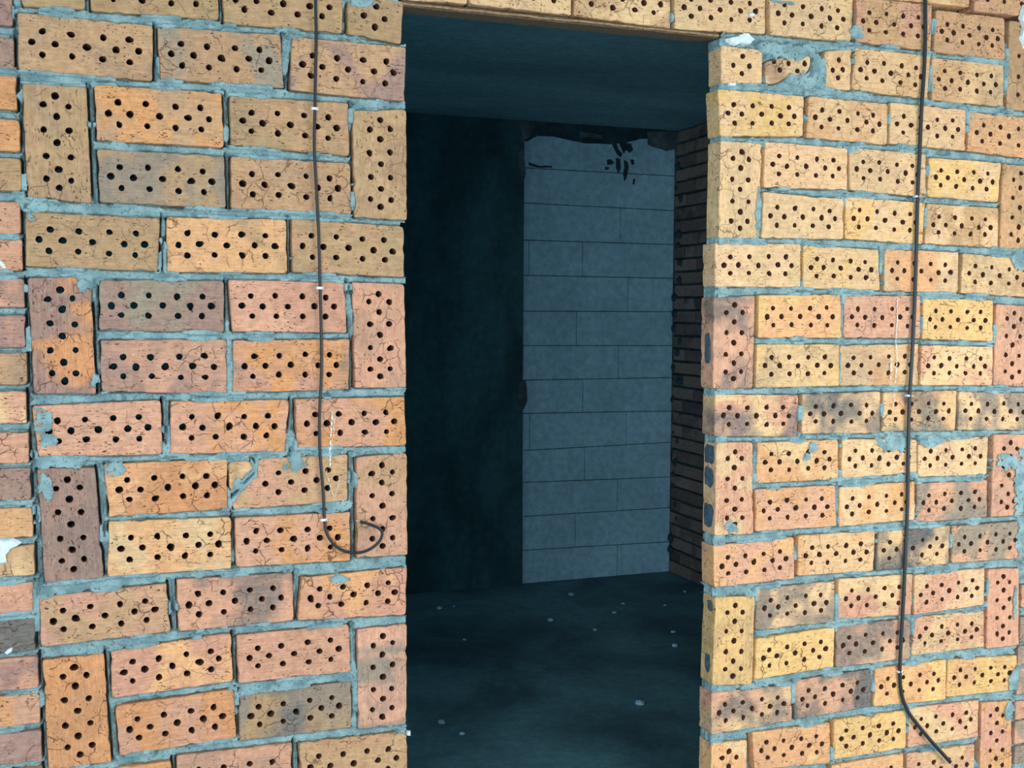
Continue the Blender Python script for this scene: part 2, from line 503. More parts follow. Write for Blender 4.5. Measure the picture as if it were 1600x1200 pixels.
# ------------------------------------------------------------------ front wall
wall = tag(empty('wall_front', (on_y(400, 600).x, 0, 0)), 'perforated orange brick wall with grey mortar joints around the doorway', 'wall', kind='structure')
for l in BRICKS.strip().splitlines():
    p = l.split(); q = [tuple(map(float, s.split(','))) for s in p[1:5]]
    kind = p[0]
    if q[0] == (43, 434):      # broken upper corner
        brick_from_quad(kind, q, p[5], p[6], wall, poly=[(43, 434), (118, 433), (124, 443), (143, 453), (150, 616), (53, 615)])
    elif q[0] == (363, 722):   # cracked off corner
        hs = [h for i, h in enumerate(full_holes()) if not (h[0] < 0.2 and h[1] < 0.6)]
        brick_from_quad(kind, q, p[5], p[6], wall, holes=hs, poly=[(403, 716), (543, 710), (543, 783), (365, 796), (362, 787), (380, 764), (402, 742)])
    else: brick_from_quad(kind, q, p[5], p[6], wall)
brick_from_quad('q', [(357, 722), (392, 722), (392, 768), (359, 768)], 'C', 'B', wall, holes=[], poly=[(357, 722), (390, 720), (397, 732), (381, 746), (372, 761), (359, 767)], y=0.001)
# broken stub beside the doorway head, its lower half gone
Q = [(1195, 86), (1275, 92), (1270, 134), (1195, 131)]
ex = [(1209, 97), (1231, 99.5), (1257, 100), (1219, 110), (1246, 111)]
hh = [((x - 1195) / 78, (y - 87 - (x - 1195) * 0.06) / 44, 0.0075) for x, y in ex]
brick_from_quad('h', Q, 'B', 'C', wall, holes=hh, poly=[(1196, 97), (1230, 88), (1250, 91), (1254, 81), (1266, 81), (1267, 101), (1260, 116), (1225, 124), (1210, 131), (1196, 131)])

# rows beyond the picture: above, below
def filler(x0, x1, z, h, parent, seedoff=0):
    x = x0
    while x < x1 - 0.03:
        e = min(x + 0.25, x1); 
        if x1 - e < 0.05: e = x1
        pl = [(-(e - x) / 2, -h / 2), ((e - x) / 2, -h / 2), ((e - x) / 2, h / 2), (-(e - x) / 2, h / 2)]
        hs = [((u - .5) * .25, (v - .5) * h, r) for u, v, r in full_holes()] if e - x > 0.24 else []
        V, Fc, nc = perforated(pl, hs, nside=8, step=0.05)
        o = mesh_obj('brick', V, Fc, M_BRICK, parent); shade_bore(o, nc)
        o.location = Vector(((x + e) / 2, random.uniform(-.002, .002), z)) - parent.location
        set_tones(o, random.choice('PBAC'), random.choice('PBOT'), 0, 0)
        FOOT.append([(x, z + h / 2), (e, z + h / 2), (e, z - h / 2), (x, z - h / 2)])
        x = e + 0.012
XLF = on_y(50, 600).x          # where the left return begins
lowl = min(p[1] for f in FOOT for p in f if p[0] < XL); lowr = min(p[1] for f in FOOT for p in f if p[0] > XJ)
hi = max(p[1] for f in FOOT for p in f)
z = lowl - 0.012
while z > 0.03:
    h = min(0.112, z - 0.012); filler(XLF + 0.01, XL - 0.0, z - h / 2, h, wall); z -= h + 0.012
z = lowr - 0.012
while z > 0.03:
    h = min(0.112, z - 0.012); filler(XJ, on_y(1584, 1000).x - 0.02, z - h / 2, h, wall); z -= h + 0.012

# ------------------------------------------------------------------ mortar: a real relief between the bricks
SMEARS = [(150, 592, 9, 13), (66, 727, 12, 8), (103, 720, 34, 10), (72, 762, 11, 26), (182, 735, 22, 12), (66, 655, 18, 22), (76, 690, 14, 14),
          (462, 722, 16, 24), (528, 790, 24, 9), (565, 3, 28, 9), (1232, 80, 50, 14), (1258, 128, 36, 12), (1277, 108, 13, 26), (1338, 49, 11, 13),
          (1184, 330, 5, 40), (1142, 825, 11, 11), (1268, 700, 9, 10), (1260, 714, 7, 8), (1396, 694, 28, 14), (1458, 690, 26, 10), (1414, 745, 20, 8),
          (1574, 722, 26, 15), (1592, 405, 14, 18), (1594, 840, 8, 36), (1583, 1060, 8, 20), (1592, 760, 10, 60), (1576, 1110, 8, 14), (60, 322, 18, 10),
          (130, 448, 10, 12), (48, 340, 8, 8), (372, 757, 8, 10), (1585, 940, 4, 30), (405, 8, 0, 0), (1222, 2, 20, 7), (320, 60, 0, 0), (1150, 468, 0, 0),
          (240, 640, 0, 0), (1448, 385, 14, 5), (1100, 60, 12, 8), (180, 1012, 14, 6), (448, 728, 8, 8), (530, 905, 18, 7), (1330, 235, 10, 6)]
DARK_GAPS = []
def lattice(nx, nz, sx, sz, seed):
    g = np.random.default_rng(seed).random((int(nz / sz) + 3, int(nx / sx) + 3))
    X = np.arange(nx) / sx; Z = np.arange(nz) / sz; xi = X.astype(int); zi = Z.astype(int); fx = X - xi; fz = Z - zi
    fx = fx * fx * (3 - 2 * fx); fz = (fz * fz * (3 - 2 * fz))[:, None]
    a = g[zi][:, xi]; b = g[zi][:, xi + 1]; c = g[zi + 1][:, xi]; d = g[zi + 1][:, xi + 1]
    return (a * (1 - fx) + b * fx) * (1 - fz) + (c * (1 - fx) + d * fx) * fz

def mortar_sheet(name, x0, x1, z0, z1, parent, seed, clip=None, cell=0.0021, foot=None, smears=(), base=0.0):
    nx, nz = int((x1 - x0) / cell) + 1, int((z1 - z0) / cell) + 1
    X = x0 + np.arange(nx) * cell; Z = z0 + np.arange(nz) * cell
    dmin = np.full((nz, nx), 9.0); horiz = np.zeros((nz, nx)); side = np.zeros((nz, nx))
    for f in foot:
        fx = [p[0] for p in f]; fz = [p[1] for p in f]; m = 0.03
        i0, i1 = np.searchsorted(X, [min(fx) - m, max(fx) + m]); j0, j1 = np.searchsorted(Z, [min(fz) - m, max(fz) + m])
        if i1 <= i0 or j1 <= j0: continue
        ar = sum(f[k][0] * f[(k + 1) % len(f)][1] - f[(k + 1) % len(f)][0] * f[k][1] for k in range(len(f)))
        pts = f if ar > 0 else f[::-1]
        xs = X[None, i0:i1]; zs = Z[j0:j1, None]
        # signed distance to polygon (general)
        best = np.full((j1 - j0, i1 - i0), 9.0); hz = np.zeros_like(best); sd = np.zeros_like(best); ins = np.zeros(best.shape, bool)
        for k in range(len(pts)):
            ax, az = pts[k]; bx, bz = pts[(k + 1) % len(pts)]; ex, ez = bx - ax, bz - az; L2 = ex * ex + ez * ez
            t = np.clip(((xs - ax) * ex + (zs - az) * ez) / L2, 0, 1)
            dx = xs - ax - t * ex; dz = zs - az - t * ez; d = np.sqrt(dx * dx + dz * dz)
            up = d < best; best = np.where(up, d, best)
            hz = np.where(up, abs(ez) > abs(ex), hz); sd = np.where(up, np.sign(dx), sd)
            if abs(ez) > 1e-9:
                cr = ((az > zs) != (bz > zs)) & (xs < ex * (zs - az) / ez + ax); ins ^= cr
        best = np.where(ins, -best, best)
        cur = dmin[j0:j1, i0:i1]; up = best < cur
        dmin[j0:j1, i0:i1] = np.where(up, best, cur)
        horiz[j0:j1, i0:i1] = np.where(up, hz, horiz[j0:j1, i0:i1]); side[j0:j1, i0:i1] = np.where(up, sd, side[j0:j1, i0:i1])
    n1 = lattice(nx, nz, 28, 14, seed); n2 = lattice(nx, nz, 7, 6, seed + 1); n3 = lattice(nx, nz, 2.2, 2.2, seed + 2); n4 = lattice(nx, nz, 16, 26, seed + 3)
    d = dmin
    y = 0.0035 + 0.004 * (n1 - 0.4) + 0.004 * (n2 - 0.5) + 0.0030 * (n3 - 0.5) + 0.0022 * (np.random.default_rng(seed + 9).random((nz, nx)) - 0.5)
    rim = np.clip(1 - (d - 0.0005) / (0.0022 + 0.0025 * n2), 0, 1) * (n4 > 0.22)
    y = y + rim * (0.006 + 0.010 * n4)
    # perpends left partly open, darkest beside the brick on their left
    op = np.clip((n4 + 0.25 * n1 - 0.34) * 6, 0, 1) * horiz
    y = y + op * (0.012 + 0.034 * np.clip(1 - d / 0.007, 0, 1) * (side > 0) + 0.006 * (side <= 0))
    deep = (n1 > 0.83) & (horiz < 0.5); y = np.where(deep, y + 0.010 * n2, y)
    y = np.maximum(y, 0.0008)
    y = np.where(d < -0.001, np.maximum(y, 0.012), y)
    keep_v = d > -0.0055
    # where it was pressed out of the joint it laps over the edge of the brick
    if base == 0.0:
        n5 = lattice(nx, nz, 11, 9, seed + 5); n6 = lattice(nx, nz, 34, 22, seed + 6)
        lap = np.clip((n6 - 0.52) / 0.3, 0, 1) * (0.0015 + 0.007 * n5 * n5) * (1 - 0.6 * horiz)
        s = (d > -lap) & (lap > 0.0008) & (d < 0.0045 + 0.004 * n5); y = np.where(s, -0.0034 - 0.0008 * n5 + 0.0006 * n3, y)
    for (px, py, rx, ry) in smears:
        if rx <= 0: continue
        c = on_y(px, py); w = on_y(px + rx, py).x - c.x; h = c.z - on_y(px, py + ry).z
        q = ((X[None, :] - c.x) / w) ** 2 + ((Z[:, None] - c.z) / h) ** 2
        s = (q + 1.3 * (n2 - 0.5) + 0.5 * (n3 - 0.5)) < 0.85
        y = np.where(s, -0.0040 - 0.0012 * n2 + 0.0012 * n3 - 0.001 * n1, y); keep_v |= s
    if clip is not None: keep_v &= clip(X[None, :], Z[:, None])
    kf = keep_v[:-1, :-1] & keep_v[1:, :-1] & keep_v[:-1, 1:] & keep_v[1:, 1:]
    idx = -np.ones((nz, nx), int); used = np.zeros((nz, nx), bool)
    for a, b in ((0, 0), (1, 0), (0, 1), (1, 1)): used[a:nz - 1 + a, b:nx - 1 + b] |= kf
    idx[used] = np.arange(used.sum())
    XX, ZZ = np.meshgrid(X, Z)
    V = np.stack([XX[used] - parent.location.x, y[used] + base, ZZ[used]], 1)
    jj, ii = np.nonzero(kf)
    Fa = np.stack([idx[jj, ii], idx[jj, ii + 1], idx[jj + 1, ii + 1], idx[jj + 1, ii]], 1)
    me = bpy.data.meshes.new(name); me.vertices.add(len(V)); me.vertices.foreach_set('co', V.astype(np.float32).ravel())
    me.loops.add(Fa.size); me.loops.foreach_set('vertex_index', Fa.astype(np.int32).ravel())
    me.polygons.add(len(Fa)); me.polygons.foreach_set('loop_start', np.arange(0, Fa.size, 4, dtype=np.int32))
    me.polygons.foreach_set('use_smooth', np.ones(len(Fa), bool))
    me.update(calc_edges=True); me.validate(); me.materials.append(M_MORTAR)
    o = bpy.data.objects.new(name, me); COL.objects.link(o); o.parent = parent; print(name, len(V))
    return o

XEND = on_y(1584, 1000).x
def jamb_x(z):   # front edge of the right jamb as a function of height
    a, b = on_y(1120, 60), on_y(1108, 1200); t = (a.z - z) / (a.z - b.z); return a.x + (b.x - a.x) * t
ZL = on_y(870, 38).z
def lint_z(x):
    a, b = on_y(636, 1), on_y(1112, 50); return a.z + (b.z - a.z) * (x - a.x) / (b.x - a.x)
FTOP = on_y(600, -70).z

# flat-laid bricks of the return on the left (coplanar, laid on their bed)
LEFTF = [(-28, 40, 41, 19), (54, 103, 109, 22), (119, 172, 173, 26), (186, 236, 238, 31), (247, 298, 299, 33), (315, 365, 366, 32),
         (373, 422, 423, 35), (435, 480, 480, 38), (492, 543, 543, 40), (550, 600, 601, 42), (611, 661, 661, 41), (675, 723, 723, 45),
         (731, 781, 781, 48), (794, 841, 839, 51), (855, 903, 898, 54), (912, 959, 956, 52), (970, 1021, 1014, 55), (1028, 1078, 1074, 60),
         (1088, 1136, 1129, 62), (1145, 1194, 1189, 65), (1203, 1252, 1247, 66)]
TL_ = ['MM', 'MP', 'OO', 'OO', 'TT', 'PP', 'PO', 'PM', 'MP', 'BB', 'CP', 'PP', 'MM', 'AC', 'BC', 'PP', 'KK', 'MP', 'PO', 'MP', 'PP']
wl = tag(empty('wall_left', (on_y(-60, 600).x, 0, 0)), 'edge of the neighbouring wall of flat-laid ribbed bricks at the far left', 'wall', kind='structure')
wr = tag(empty('wall_right', (XEND + 0.2, 0, 0)), 'sliver of flat-laid brickwork at the far right edge', 'wall', kind='structure')
FOOT_L = []; FOOT_R = []
def flat_brick(x0, x1, z0, z1, parent, foot, a, b, y=0.0, dz=0.0):
    cx, cz = (x0 + x1) / 2, (z0 + z1) / 2
    pl = [(x0 - cx, z0 - cz), (x1 - cx, z0 - cz + dz), (x1 - cx, z1 - cz + dz), (x0 - cx, z1 - cz)]
    V, Fc, nc = perforated(pl, [], thick=0.12, rad=0.005)
    o = mesh_obj('brick', V, Fc, M_RIB, parent); o.location = Vector((cx, y + random.uniform(-.003, .003), cz)) - parent.location
    set_tones(o, a, b, cx, cz); foot.append([(x0, z1), (x1, z1), (x1, z0), (x0, z0)])
    return o
for i, (t0, b0, b1, xr_) in enumerate(LEFTF):
    A, B_, C_ = on_y(xr_, t0), on_y(xr_, b1), on_y(0, b0)
    x1 = (A.x + B_.x) / 2; z1, z0 = on_y(0, t0).z, C_.z
    split = 0.25 if i % 2 else 0.12
    flat_brick(x1 - split, x1, z0, z1, wl, FOOT_L, TL_[i][0], TL_[i][1], -0.004, (B_.z - C_.z))
    for k in range(3):
        xr2_ = x1 - split - 0.012 - 0.262 * k; flat_brick(max(xr2_ - 0.25, XLF - 0.90), xr2_, z0, z1, wl, FOOT_L, random.choice('PBMT'), 'M', -0.004)
zz = max(f[0][1] for f in FOOT_L) + 0.012
while zz < CEIL - 0.07:
    for k in range(3): flat_brick(XLF - 0.30 - 0.267 * k, XLF - 0.045 - 0.267 * k, zz, zz + 0.065, wl, FOOT_L, 'T', 'M', -0.004)
    zz += 0.077
zz = min(f[2][1] for f in FOOT_L) - 0.012
while zz > 0.07:
    for k in range(3): flat_brick(XLF - 0.26 - 0.277 * k, XLF + 0.005 - 0.277 * k, zz - 0.065, zz, wl, FOOT_L, 'P', 'M', -0.004)
    zz -= 0.077
RF = [(1166, 1194), (1128, 1163), (1097, 1125), (1046, 1086), (1010, 1041), (965, 1004), (915, 950)]
for i, (t, b) in enumerate(RF):
    x0 = on_y(1584 + (1200 - b) * 0.042, b).x; z1, z0 = on_y(1590, t).z, on_y(1590, b).z
    k = 0.25 if i % 2 else 0.12
    flat_brick(x0, x0 + k, z0, z1, wr, FOOT_R, 'G', 'R', 0.0); flat_brick(x0 + k + 0.012, x0 + k + 0.262, z0, z1, wr, FOOT_R, 'A', 'P', 0.0)
x0 = XEND + 0.07
zz = on_y(1590, 905).z
while zz < CEIL - 0.07:
    flat_brick(x0, x0 + 0.25, zz, zz + 0.065, wr, FOOT_R, 'A', 'P', 0.0); zz += 0.078
zz = on_y(1590, 1200).z
while zz > 0.07:
    flat_brick(x0 - 0.055, x0 + 0.25, zz - 0.065, zz, wr, FOOT_R, 'A', 'P', 0.0); zz -= 0.078

zb = 0.0
allf = FOOT + FOOT_L + FOOT_R
def reveal_edge(right):
    """horizontal position of the reveal at every height, from the bricks that form it"""
    rows = []
    for f in FOOT:
        xs = [p[0] for p in f]; zs = [p[1] for p in f]
        if right and min(xs) < XJ + 0.03 and min(xs) > XJ - 0.04: rows.append((min(zs), max(zs), max(sorted(xs)[:2])))
        if not right and max(xs) > XL - 0.03 and max(xs) < XL + 0.02: rows.append((min(zs), max(zs), min(sorted(xs)[-2:])))
    return rows
def edge_clip(right):
    rows = reveal_edge(right)
    def fn(X, Z):
        base = (jamb_x(0) + (jamb_x(1) - jamb_x(0)) * Z + 0.005) if right else (XL - 0.009 + 0 * Z)
        e = base.copy()
        for z0_, z1_, x_ in rows:
            inside = (Z > z0_ + 0.002) & (Z < z1_ - 0.002)
            e = np.where(inside, (x_ + 0.006) if right else (x_ - 0.006), e)
        return (X > e) if right else (X < e)
    return fn
cl, crr = edge_clip(False), edge_clip(True)
above = lambda X, Z: Z > lint_z(X) + 0.006
CLIP_L = lambda X, Z: np.where(Z < ZL + 0.03, cl(X, Z), X < XL - 0.002)
CLIP_R = lambda X, Z: np.where(Z < ZL - 0.03, crr(X, Z), X > XJ - 0.004) & ((X > XJ + 0.002) | above(X, Z))
CLIP_M = lambda X, Z: above(X, Z) & (X < XJ + 0.006) & (X > XL - 0.006)
mortar_sheet('mortar', XLF - 0.35, XL, zb, FTOP, wall, 11, foot=allf, smears=SMEARS, clip=CLIP_L)
mortar_sheet('mortar', XJ - 0.02, XEND + 0.30, zb, FTOP, wall, 23, foot=allf, smears=SMEARS, clip=CLIP_R)
mortar_sheet('mortar', XL - 0.01, XJ + 0.02, ZL - 0.05, FTOP, wall, 31, foot=allf, smears=SMEARS, clip=CLIP_M)

# mortar core behind the faces, and the wall above the picture
def slab(name, x0, x1, y0, y1, z0, z1, mat, parent=None, b=0.0):
    off = parent.location if parent else Vector()
    V, Fc = box_vf(x0 - off.x, x1 - off.x, y0 - off.y, y1 - off.y, z0 - off.z, z1 - off.z, b)
    return mesh_obj(name, V, Fc, mat, parent)
def slab(name, x0, x1, y0, y1, z0, z1, mat, parent=None, b=0.0):
    off = parent.location if parent else Vector()
    V, Fc = box_vf(x0 - off.x, x1 - off.x, y0 - off.y, y1 - off.y, z0 - off.z, z1 - off.z, b)
    return mesh_obj(name, V, Fc, mat, parent)
slab('mortar_core', XLF - 0.90, XLF - 0.03, 0.012, 0.11, 0, CEIL, M_MORTAR, wl)
slab('mortar_core', XEND + 0.10, XEND + 0.45, 0.012, 0.11, 0, CEIL, M_MORTAR, wr)
def top_of(a, c): return max(p[1] for f in FOOT if min(q[0] for q in f) < c and max(q[0] for q in f) > a for p in f)
for a_, c_ in ((XLF + 0.01, XL), (XL + 0.012, XJ + 0.13), (XJ + 0.142, XEND)):
    z = top_of(a_ + 0.03, c_ - 0.03) + 0.012
    while z < CEIL - 0.05:
        h = min(0.112, CEIL - z - 0.012)
        if h > 0.02: filler(a_, c_, z + h / 2, h, wall)
        z += h + 0.012
mortar_sheet('mortar_backing', XLF - 0.05, XL, zb, CEIL, wall, 12, foot=FOOT, cell=0.005, base=0.045, clip=CLIP_L)
mortar_sheet('mortar_backing', XJ - 0.02, XEND + 0.05, zb, CEIL, wall, 24, foot=FOOT, cell=0.005, base=0.045, clip=CLIP_R)
mortar_sheet('mortar_backing', XL - 0.01, XJ + 0.02, ZL - 0.05, CEIL, wall, 32, foot=FOOT, cell=0.005, base=0.045, clip=CLIP_M)
# mortar visible on the reveal between the jamb bricks
JAMB = [(131, 138, 1125), (214, 220, 1125), (373, 380, 1119), (449, 464, 1116), (608, 617, 1115), (682, 692, 1117), (837, 853, 1115),
        (919, 934, 1116), (1071, 1083, 1111), (1148, 1162, 1110), (62, 71, 1123)]
for (a, b, x) in JAMB:
    A, B_ = on_y(x, a - 3), on_y(x, b + 3)
    n = 8; V = []; Fc = []
    for i in range(n + 1):      # rough strip running through the wall
        yy = 0.003 + 0.058 * i / n; ins = 0.004 + random.uniform(-0.002, 0.003)
        for zf in (0, .33, .67, 1):
            V.append((A.x + ins + random.uniform(-.001, .001) - wall.location.x + (0.0015 if zf in (0, 1) else 0), yy, B_.z + (A.z - B_.z) * zf))
        V.append((A.x + 0.04 - wall.location.x, yy, A.z)); V.append((A.x + 0.04 - wall.location.x, yy, B_.z))
    for i in range(n):
        for k in range(6):
            k2 = (k + 1) % 6; Fc.append((i * 6 + k, i * 6 + k2, (i + 1) * 6 + k2, (i + 1) * 6 + k))
    Fc.append(tuple(range(6))[::-1]); Fc.append(tuple(n * 6 + k for k in range(6)))
    mesh_obj('mortar_bed', V, Fc, M_MORTAR, wall)

# ------------------------------------------------------------------ lintel: plywood strips over the doorway
M_PLY = plain('weathered_plywood', (150, 120, 88), 0.8, 0.25, 90)
M_PLYD = plain('plywood_edge_dark', (92, 78, 62), 0.85, 0.3, 140)
lin_o = tag(empty('lintel_board', (XL, 0, ZL)), 'thin weathered plywood board bridging the top of the doorway', 'lintel')
A, B_ = on_y(634, 2), on_y(1116, 51)
def ply(z_off, h, y0, mat, name='ply_layer'):
    n = 40; V = []; Fc = []
    for i in range(n + 1):
        t = i / n; x = A.x - 0.012 + (B_.x - A.x + 0.026) * t; zc = A.z + (B_.z - A.z) * t + z_off
        j = random.uniform(-.0008, .0008); jy = random.uniform(-.0015, .0015)
        for (yy, zz_) in ((y0 + jy, zc - h + j), (y0 + jy, zc + j), (0.062, zc + j), (0.062, zc - h + j)):
            V.append((x - XL, yy, zz_ - ZL))
    for i in range(n):
        for k in range(4):
            k2 = (k + 1) % 4; Fc.append((i * 4 + k, (i + 1) * 4 + k, (i + 1) * 4 + k2, i * 4 + k2))
    Fc.append((3, 2, 1, 0)); Fc.append(tuple(n * 4 + k for k in range(4)))
    return mesh_obj(name, V, Fc, mat, lin_o)
ply(-0.0005, 0.0035, 0.001, M_PLYD); ply(-0.0045, 0.0045, -0.002, M_PLY); ply(-0.0095, 0.003, 0.003, M_PLYD)

# ------------------------------------------------------------------ the room behind
X0, X1 = -2.4, XR
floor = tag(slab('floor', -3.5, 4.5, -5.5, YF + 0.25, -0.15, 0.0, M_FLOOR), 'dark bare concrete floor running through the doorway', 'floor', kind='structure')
ceil = tag(slab('ceiling', -3.5, 4.5, -0.9, YF + 0.25, CEIL, CEIL + 0.2, M_CEIL), 'dark raw concrete ceiling slab seen through the doorway', 'ceiling', kind='structure')
# far wall: cast concrete on the left, pale aerated blocks on the right
wb = tag(empty('wall_back', (on_y(815, 900, YF).x, YF, 0)), 'far wall, dark cast concrete beside pale aerated concrete blocks', 'wall', kind='structure')
XC = on_y(816, 600, YF).x
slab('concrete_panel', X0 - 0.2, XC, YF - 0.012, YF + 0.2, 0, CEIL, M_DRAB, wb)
slab('mortar_core', XC, X1 + 0.1, YF + 0.012, YF + 0.2, 0, CEIL, M_SMEAR, wb)
ROWS = [(205, 262, 205, 275, []), (262, 317, 275, 329, []), (317, 375, 329, 382, [970]), (375, 430, 382, 435, [827, 911]),
        (430, 486, 435, 487, [982]), (486, 540, 487, 540, [901]), (540, 594, 540, 590, [967]), (594, 646, 590, 642, [911]),
        (646, 704, 642, 691, [828, 979]), (704, 754, 691, 745, [914]), (754, 807, 745, 793, [965]), (807, 860, 793, 846, [899]), (860, 908, 846, 896, [965])]
g = 0.0022
for r, (tl, bl, tr, br, js) in enumerate(ROWS):
    xs = [817] + js + [1056]
    for k in range(len(xs) - 1):
        xa, xb = xs[k], xs[k + 1]
        def zz2(l_, r_, x): return l_ + (r_ - l_) * (x - 817) / 235.0
        P = [on_y(xa, zz2(tl, tr, xa), YF), on_y(xb, zz2(tl, tr, xb), YF), on_y(xb, zz2(bl, br, xb), YF), on_y(xa, zz2(bl, br, xa), YF)]
        if r == 0: P[0].z = P[1].z = CEIL - 0.01
        if r == len(ROWS) - 1: P[2].z = P[3].z = 0.0
        xl, xr2 = P[0].x + (g if k else 0), P[1].x - g
        if k == len(xs) - 2: xr2 = XR - 0.004
        y = random.uniform(-0.002, 0.002)
        b = 0.0015
        zs = [P[3].z + g, P[2].z + g, P[1].z - g, P[0].z - g]
        c = Vector((xl, YF, P[3].z))
        V = []
        for (yy, bb) in ((y, b), (y + b, 0), (y + 0.1, 0)):
            V += [(xl + bb, yy, zs[0] + bb), (xr2 - bb, yy, zs[1] + bb), (xr2 - bb, yy, zs[2] - bb), (xl + bb, yy, zs[3] - bb)]
        V = [(v[0] - wb.location.x, v[1], v[2]) for v in V]
        Fc = [(0, 1, 2, 3)] + [(a + 4 + i, a + 4 + (i + 1) % 4, a + (i + 1) % 4, a + i) for a in (0, 4) for i in range(4)] + [(11, 10, 9, 8)]
        mesh_obj('block', V, Fc, M_BLOCK, wb)
# render smeared over the heads of the blocks and down the corner
def blobsheet(name, pts, mat, parent, y=-0.004, th=0.010):
    W = [on_y(px, py, YF) for px, py in pts]; n = len(W)
    # resample with wobble
    R_ = []
    for i in range(n):
        a, b = W[i], W[(i + 1) % n]; k = max(1, int((b - a).length / 0.03))
        for j in range(k):
            p = a.lerp(b, j / k); R_.append((p.x + random.uniform(-.003, .003) - parent.location.x, p.z + random.uniform(-.003, .003)))
    m = len(R_); V = [(x, y + random.uniform(-.003, .001), z) for x, z in R_] + [(x, y + th, z) for x, z in R_]
    vo, _, fo, vm, _, _ = delaunay_2d_cdt([Vector(p) for p in R_], [(i, (i + 1) % m) for i in range(m)], [], 1, 1e-7)
    bk = {o_: i for i, os_ in enumerate(vm) for o_ in os_}; inv = {v: k for k, v in bk.items()}
    Fc = [tuple(inv[i] for i in f) for f in fo if all(i in inv for i in f)]
    Fc += [(m + i, m + (i + 1) % m, (i + 1) % m, i) for i in range(m)]
    return mesh_obj(name, V, Fc, mat, parent)
M_DSM = concrete_material('dark_render', (48, 78, 90), (28, 50, 60), 8.0)
blobsheet('render_smear', [(806, 186), (1062, 200), (1062, 214), (1020, 216), (1000, 218), (975, 224), (950, 226), (915, 224), (890, 220), (865, 213), (840, 213), (825, 220), (806, 222)], M_DSM, wb)
DR = [[(955, 223), (963, 223), (966, 234), (972, 240), (970, 246), (964, 242), (958, 232)], [(968, 224), (985, 224), (988, 234), (984, 240), (978, 234), (974, 240), (971, 232)],
      [(948, 250), (954, 248), (959, 253), (956, 258), (949, 258)], [(945, 261), (952, 262), (950, 266), (944, 265)], [(962, 246), (968, 248), (970, 262), (966, 270), (962, 262)],
      [(974, 250), (980, 252), (982, 262), (978, 278), (975, 284), (973, 272), (975, 262)], [(985, 250), (989, 250), (991, 257), (987, 258)], [(989, 280), (992, 280), (991, 288), (988, 288)],
      [(826, 254), (838, 259), (862, 260), (862, 262), (838, 262), (826, 258)]]
for d_ in DR: blobsheet('render_smear', d_, M_DSM, wb, -0.004, 0.008)
blobsheet('render_smear', [(803, 190), (852, 186), (856, 192), (835, 200), (828, 214), (816, 222), (812, 200)], M_SMEAR, wb, -0.016, 0.012)
blobsheet('render_smear', [(808, 240), (815, 236), (820, 262), (818, 280), (812, 277), (808, 262)], M_SMEAR, wb, -0.018, 0.012)
blobsheet('render_smear', [(811, 596), (820, 594), (822, 625), (817, 640), (810, 640), (808, 615)], M_SMEAR, wb, -0.018, 0.012)
blobsheet('render_smear', [(1010, 206), (1060, 205), (1062, 232), (1040, 236), (1012, 226)], M_SMEAR, wb, -0.010, 0.008)
blobsheet('render_smear', [(905, 205), (940, 212), (938, 217), (905, 214)], M_SMEAR, wb, -0.010, 0.006)

# inner right wall of flat-laid bricks
wi = tag(empty('wall_inner_right', (XR, 0.3, 0)), 'dark flat-laid brick wall on the right inside the room', 'wall', kind='structure')
slab('mortar_core', XR + 0.016, XR + 0.12, 0.066, YF + 0.2, 0, CEIL, M_DSM, wi)
course = 0.0775; z = 0.004; ci = 0
TW = 'MRPOBKMM'
while z < CEIL - 0.02:
    h = min(0.065, CEIL - z - 0.004)
    y = YF - 0.01 - (0.0 if ci % 2 else 0.13); first = True
    ytop = YF - 0.004
    while ytop > 0.35:
        L = 0.12 if (ci % 2 and first) else 0.25
        if ytop - L < 0.2: break
        first = False
        prot = random.uniform(-0.010, 0.006)
        v, f = box_vf(-L / 2, L / 2, 0, 0.10, -h / 2, h / 2, 0.003)
        # box faces -y locally; turn to face -x
        V = [(yy + random.uniform(-.001, .001), -xx, zz_ + random.uniform(-.0015, .0015)) for xx, yy, zz_ in v]
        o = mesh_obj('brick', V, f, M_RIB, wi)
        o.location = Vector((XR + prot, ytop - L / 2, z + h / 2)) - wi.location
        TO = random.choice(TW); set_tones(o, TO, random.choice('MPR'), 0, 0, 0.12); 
        for kk in ('tone_a', 'tone_b'):      # tones greyed and darkened throughout this wall
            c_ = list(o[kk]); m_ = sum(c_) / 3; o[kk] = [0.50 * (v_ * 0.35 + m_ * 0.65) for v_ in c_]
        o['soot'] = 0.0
        ytop -= L + 0.012
    z += course; ci += 1
# squeezed mortar lumps along the inner corner
for k in range(26):
    zc = 0.15 + k * (CEIL - 0.3) / 26 + random.uniform(-.03, .03)
    bm = bmesh.new(); bmesh.ops.create_icosphere(bm, subdivisions=2, radius=1)
    s = random.uniform(0.012, 0.03)
    for v in bm.verts: v.co = Vector((v.co.x * s * 0.8, v.co.y * s * 0.7, v.co.z * s * random.uniform(0.7, 1.3)))
    me = bpy.data.meshes.new('mortar_lump'); bm.to_mesh(me); bm.free(); me.materials.append(M_DSM)
    o = bpy.data.objects.new('mortar_lump', me); COL.objects.link(o); o.parent = wi
    o.location = Vector((XR - 0.004, YF - random.uniform(0.01, 0.12), zc)) - wi.location
# dark slot left at the top of the block wall
s_ = on_y(1026, 195, YF); e_ = on_y(1058, 204, YF)
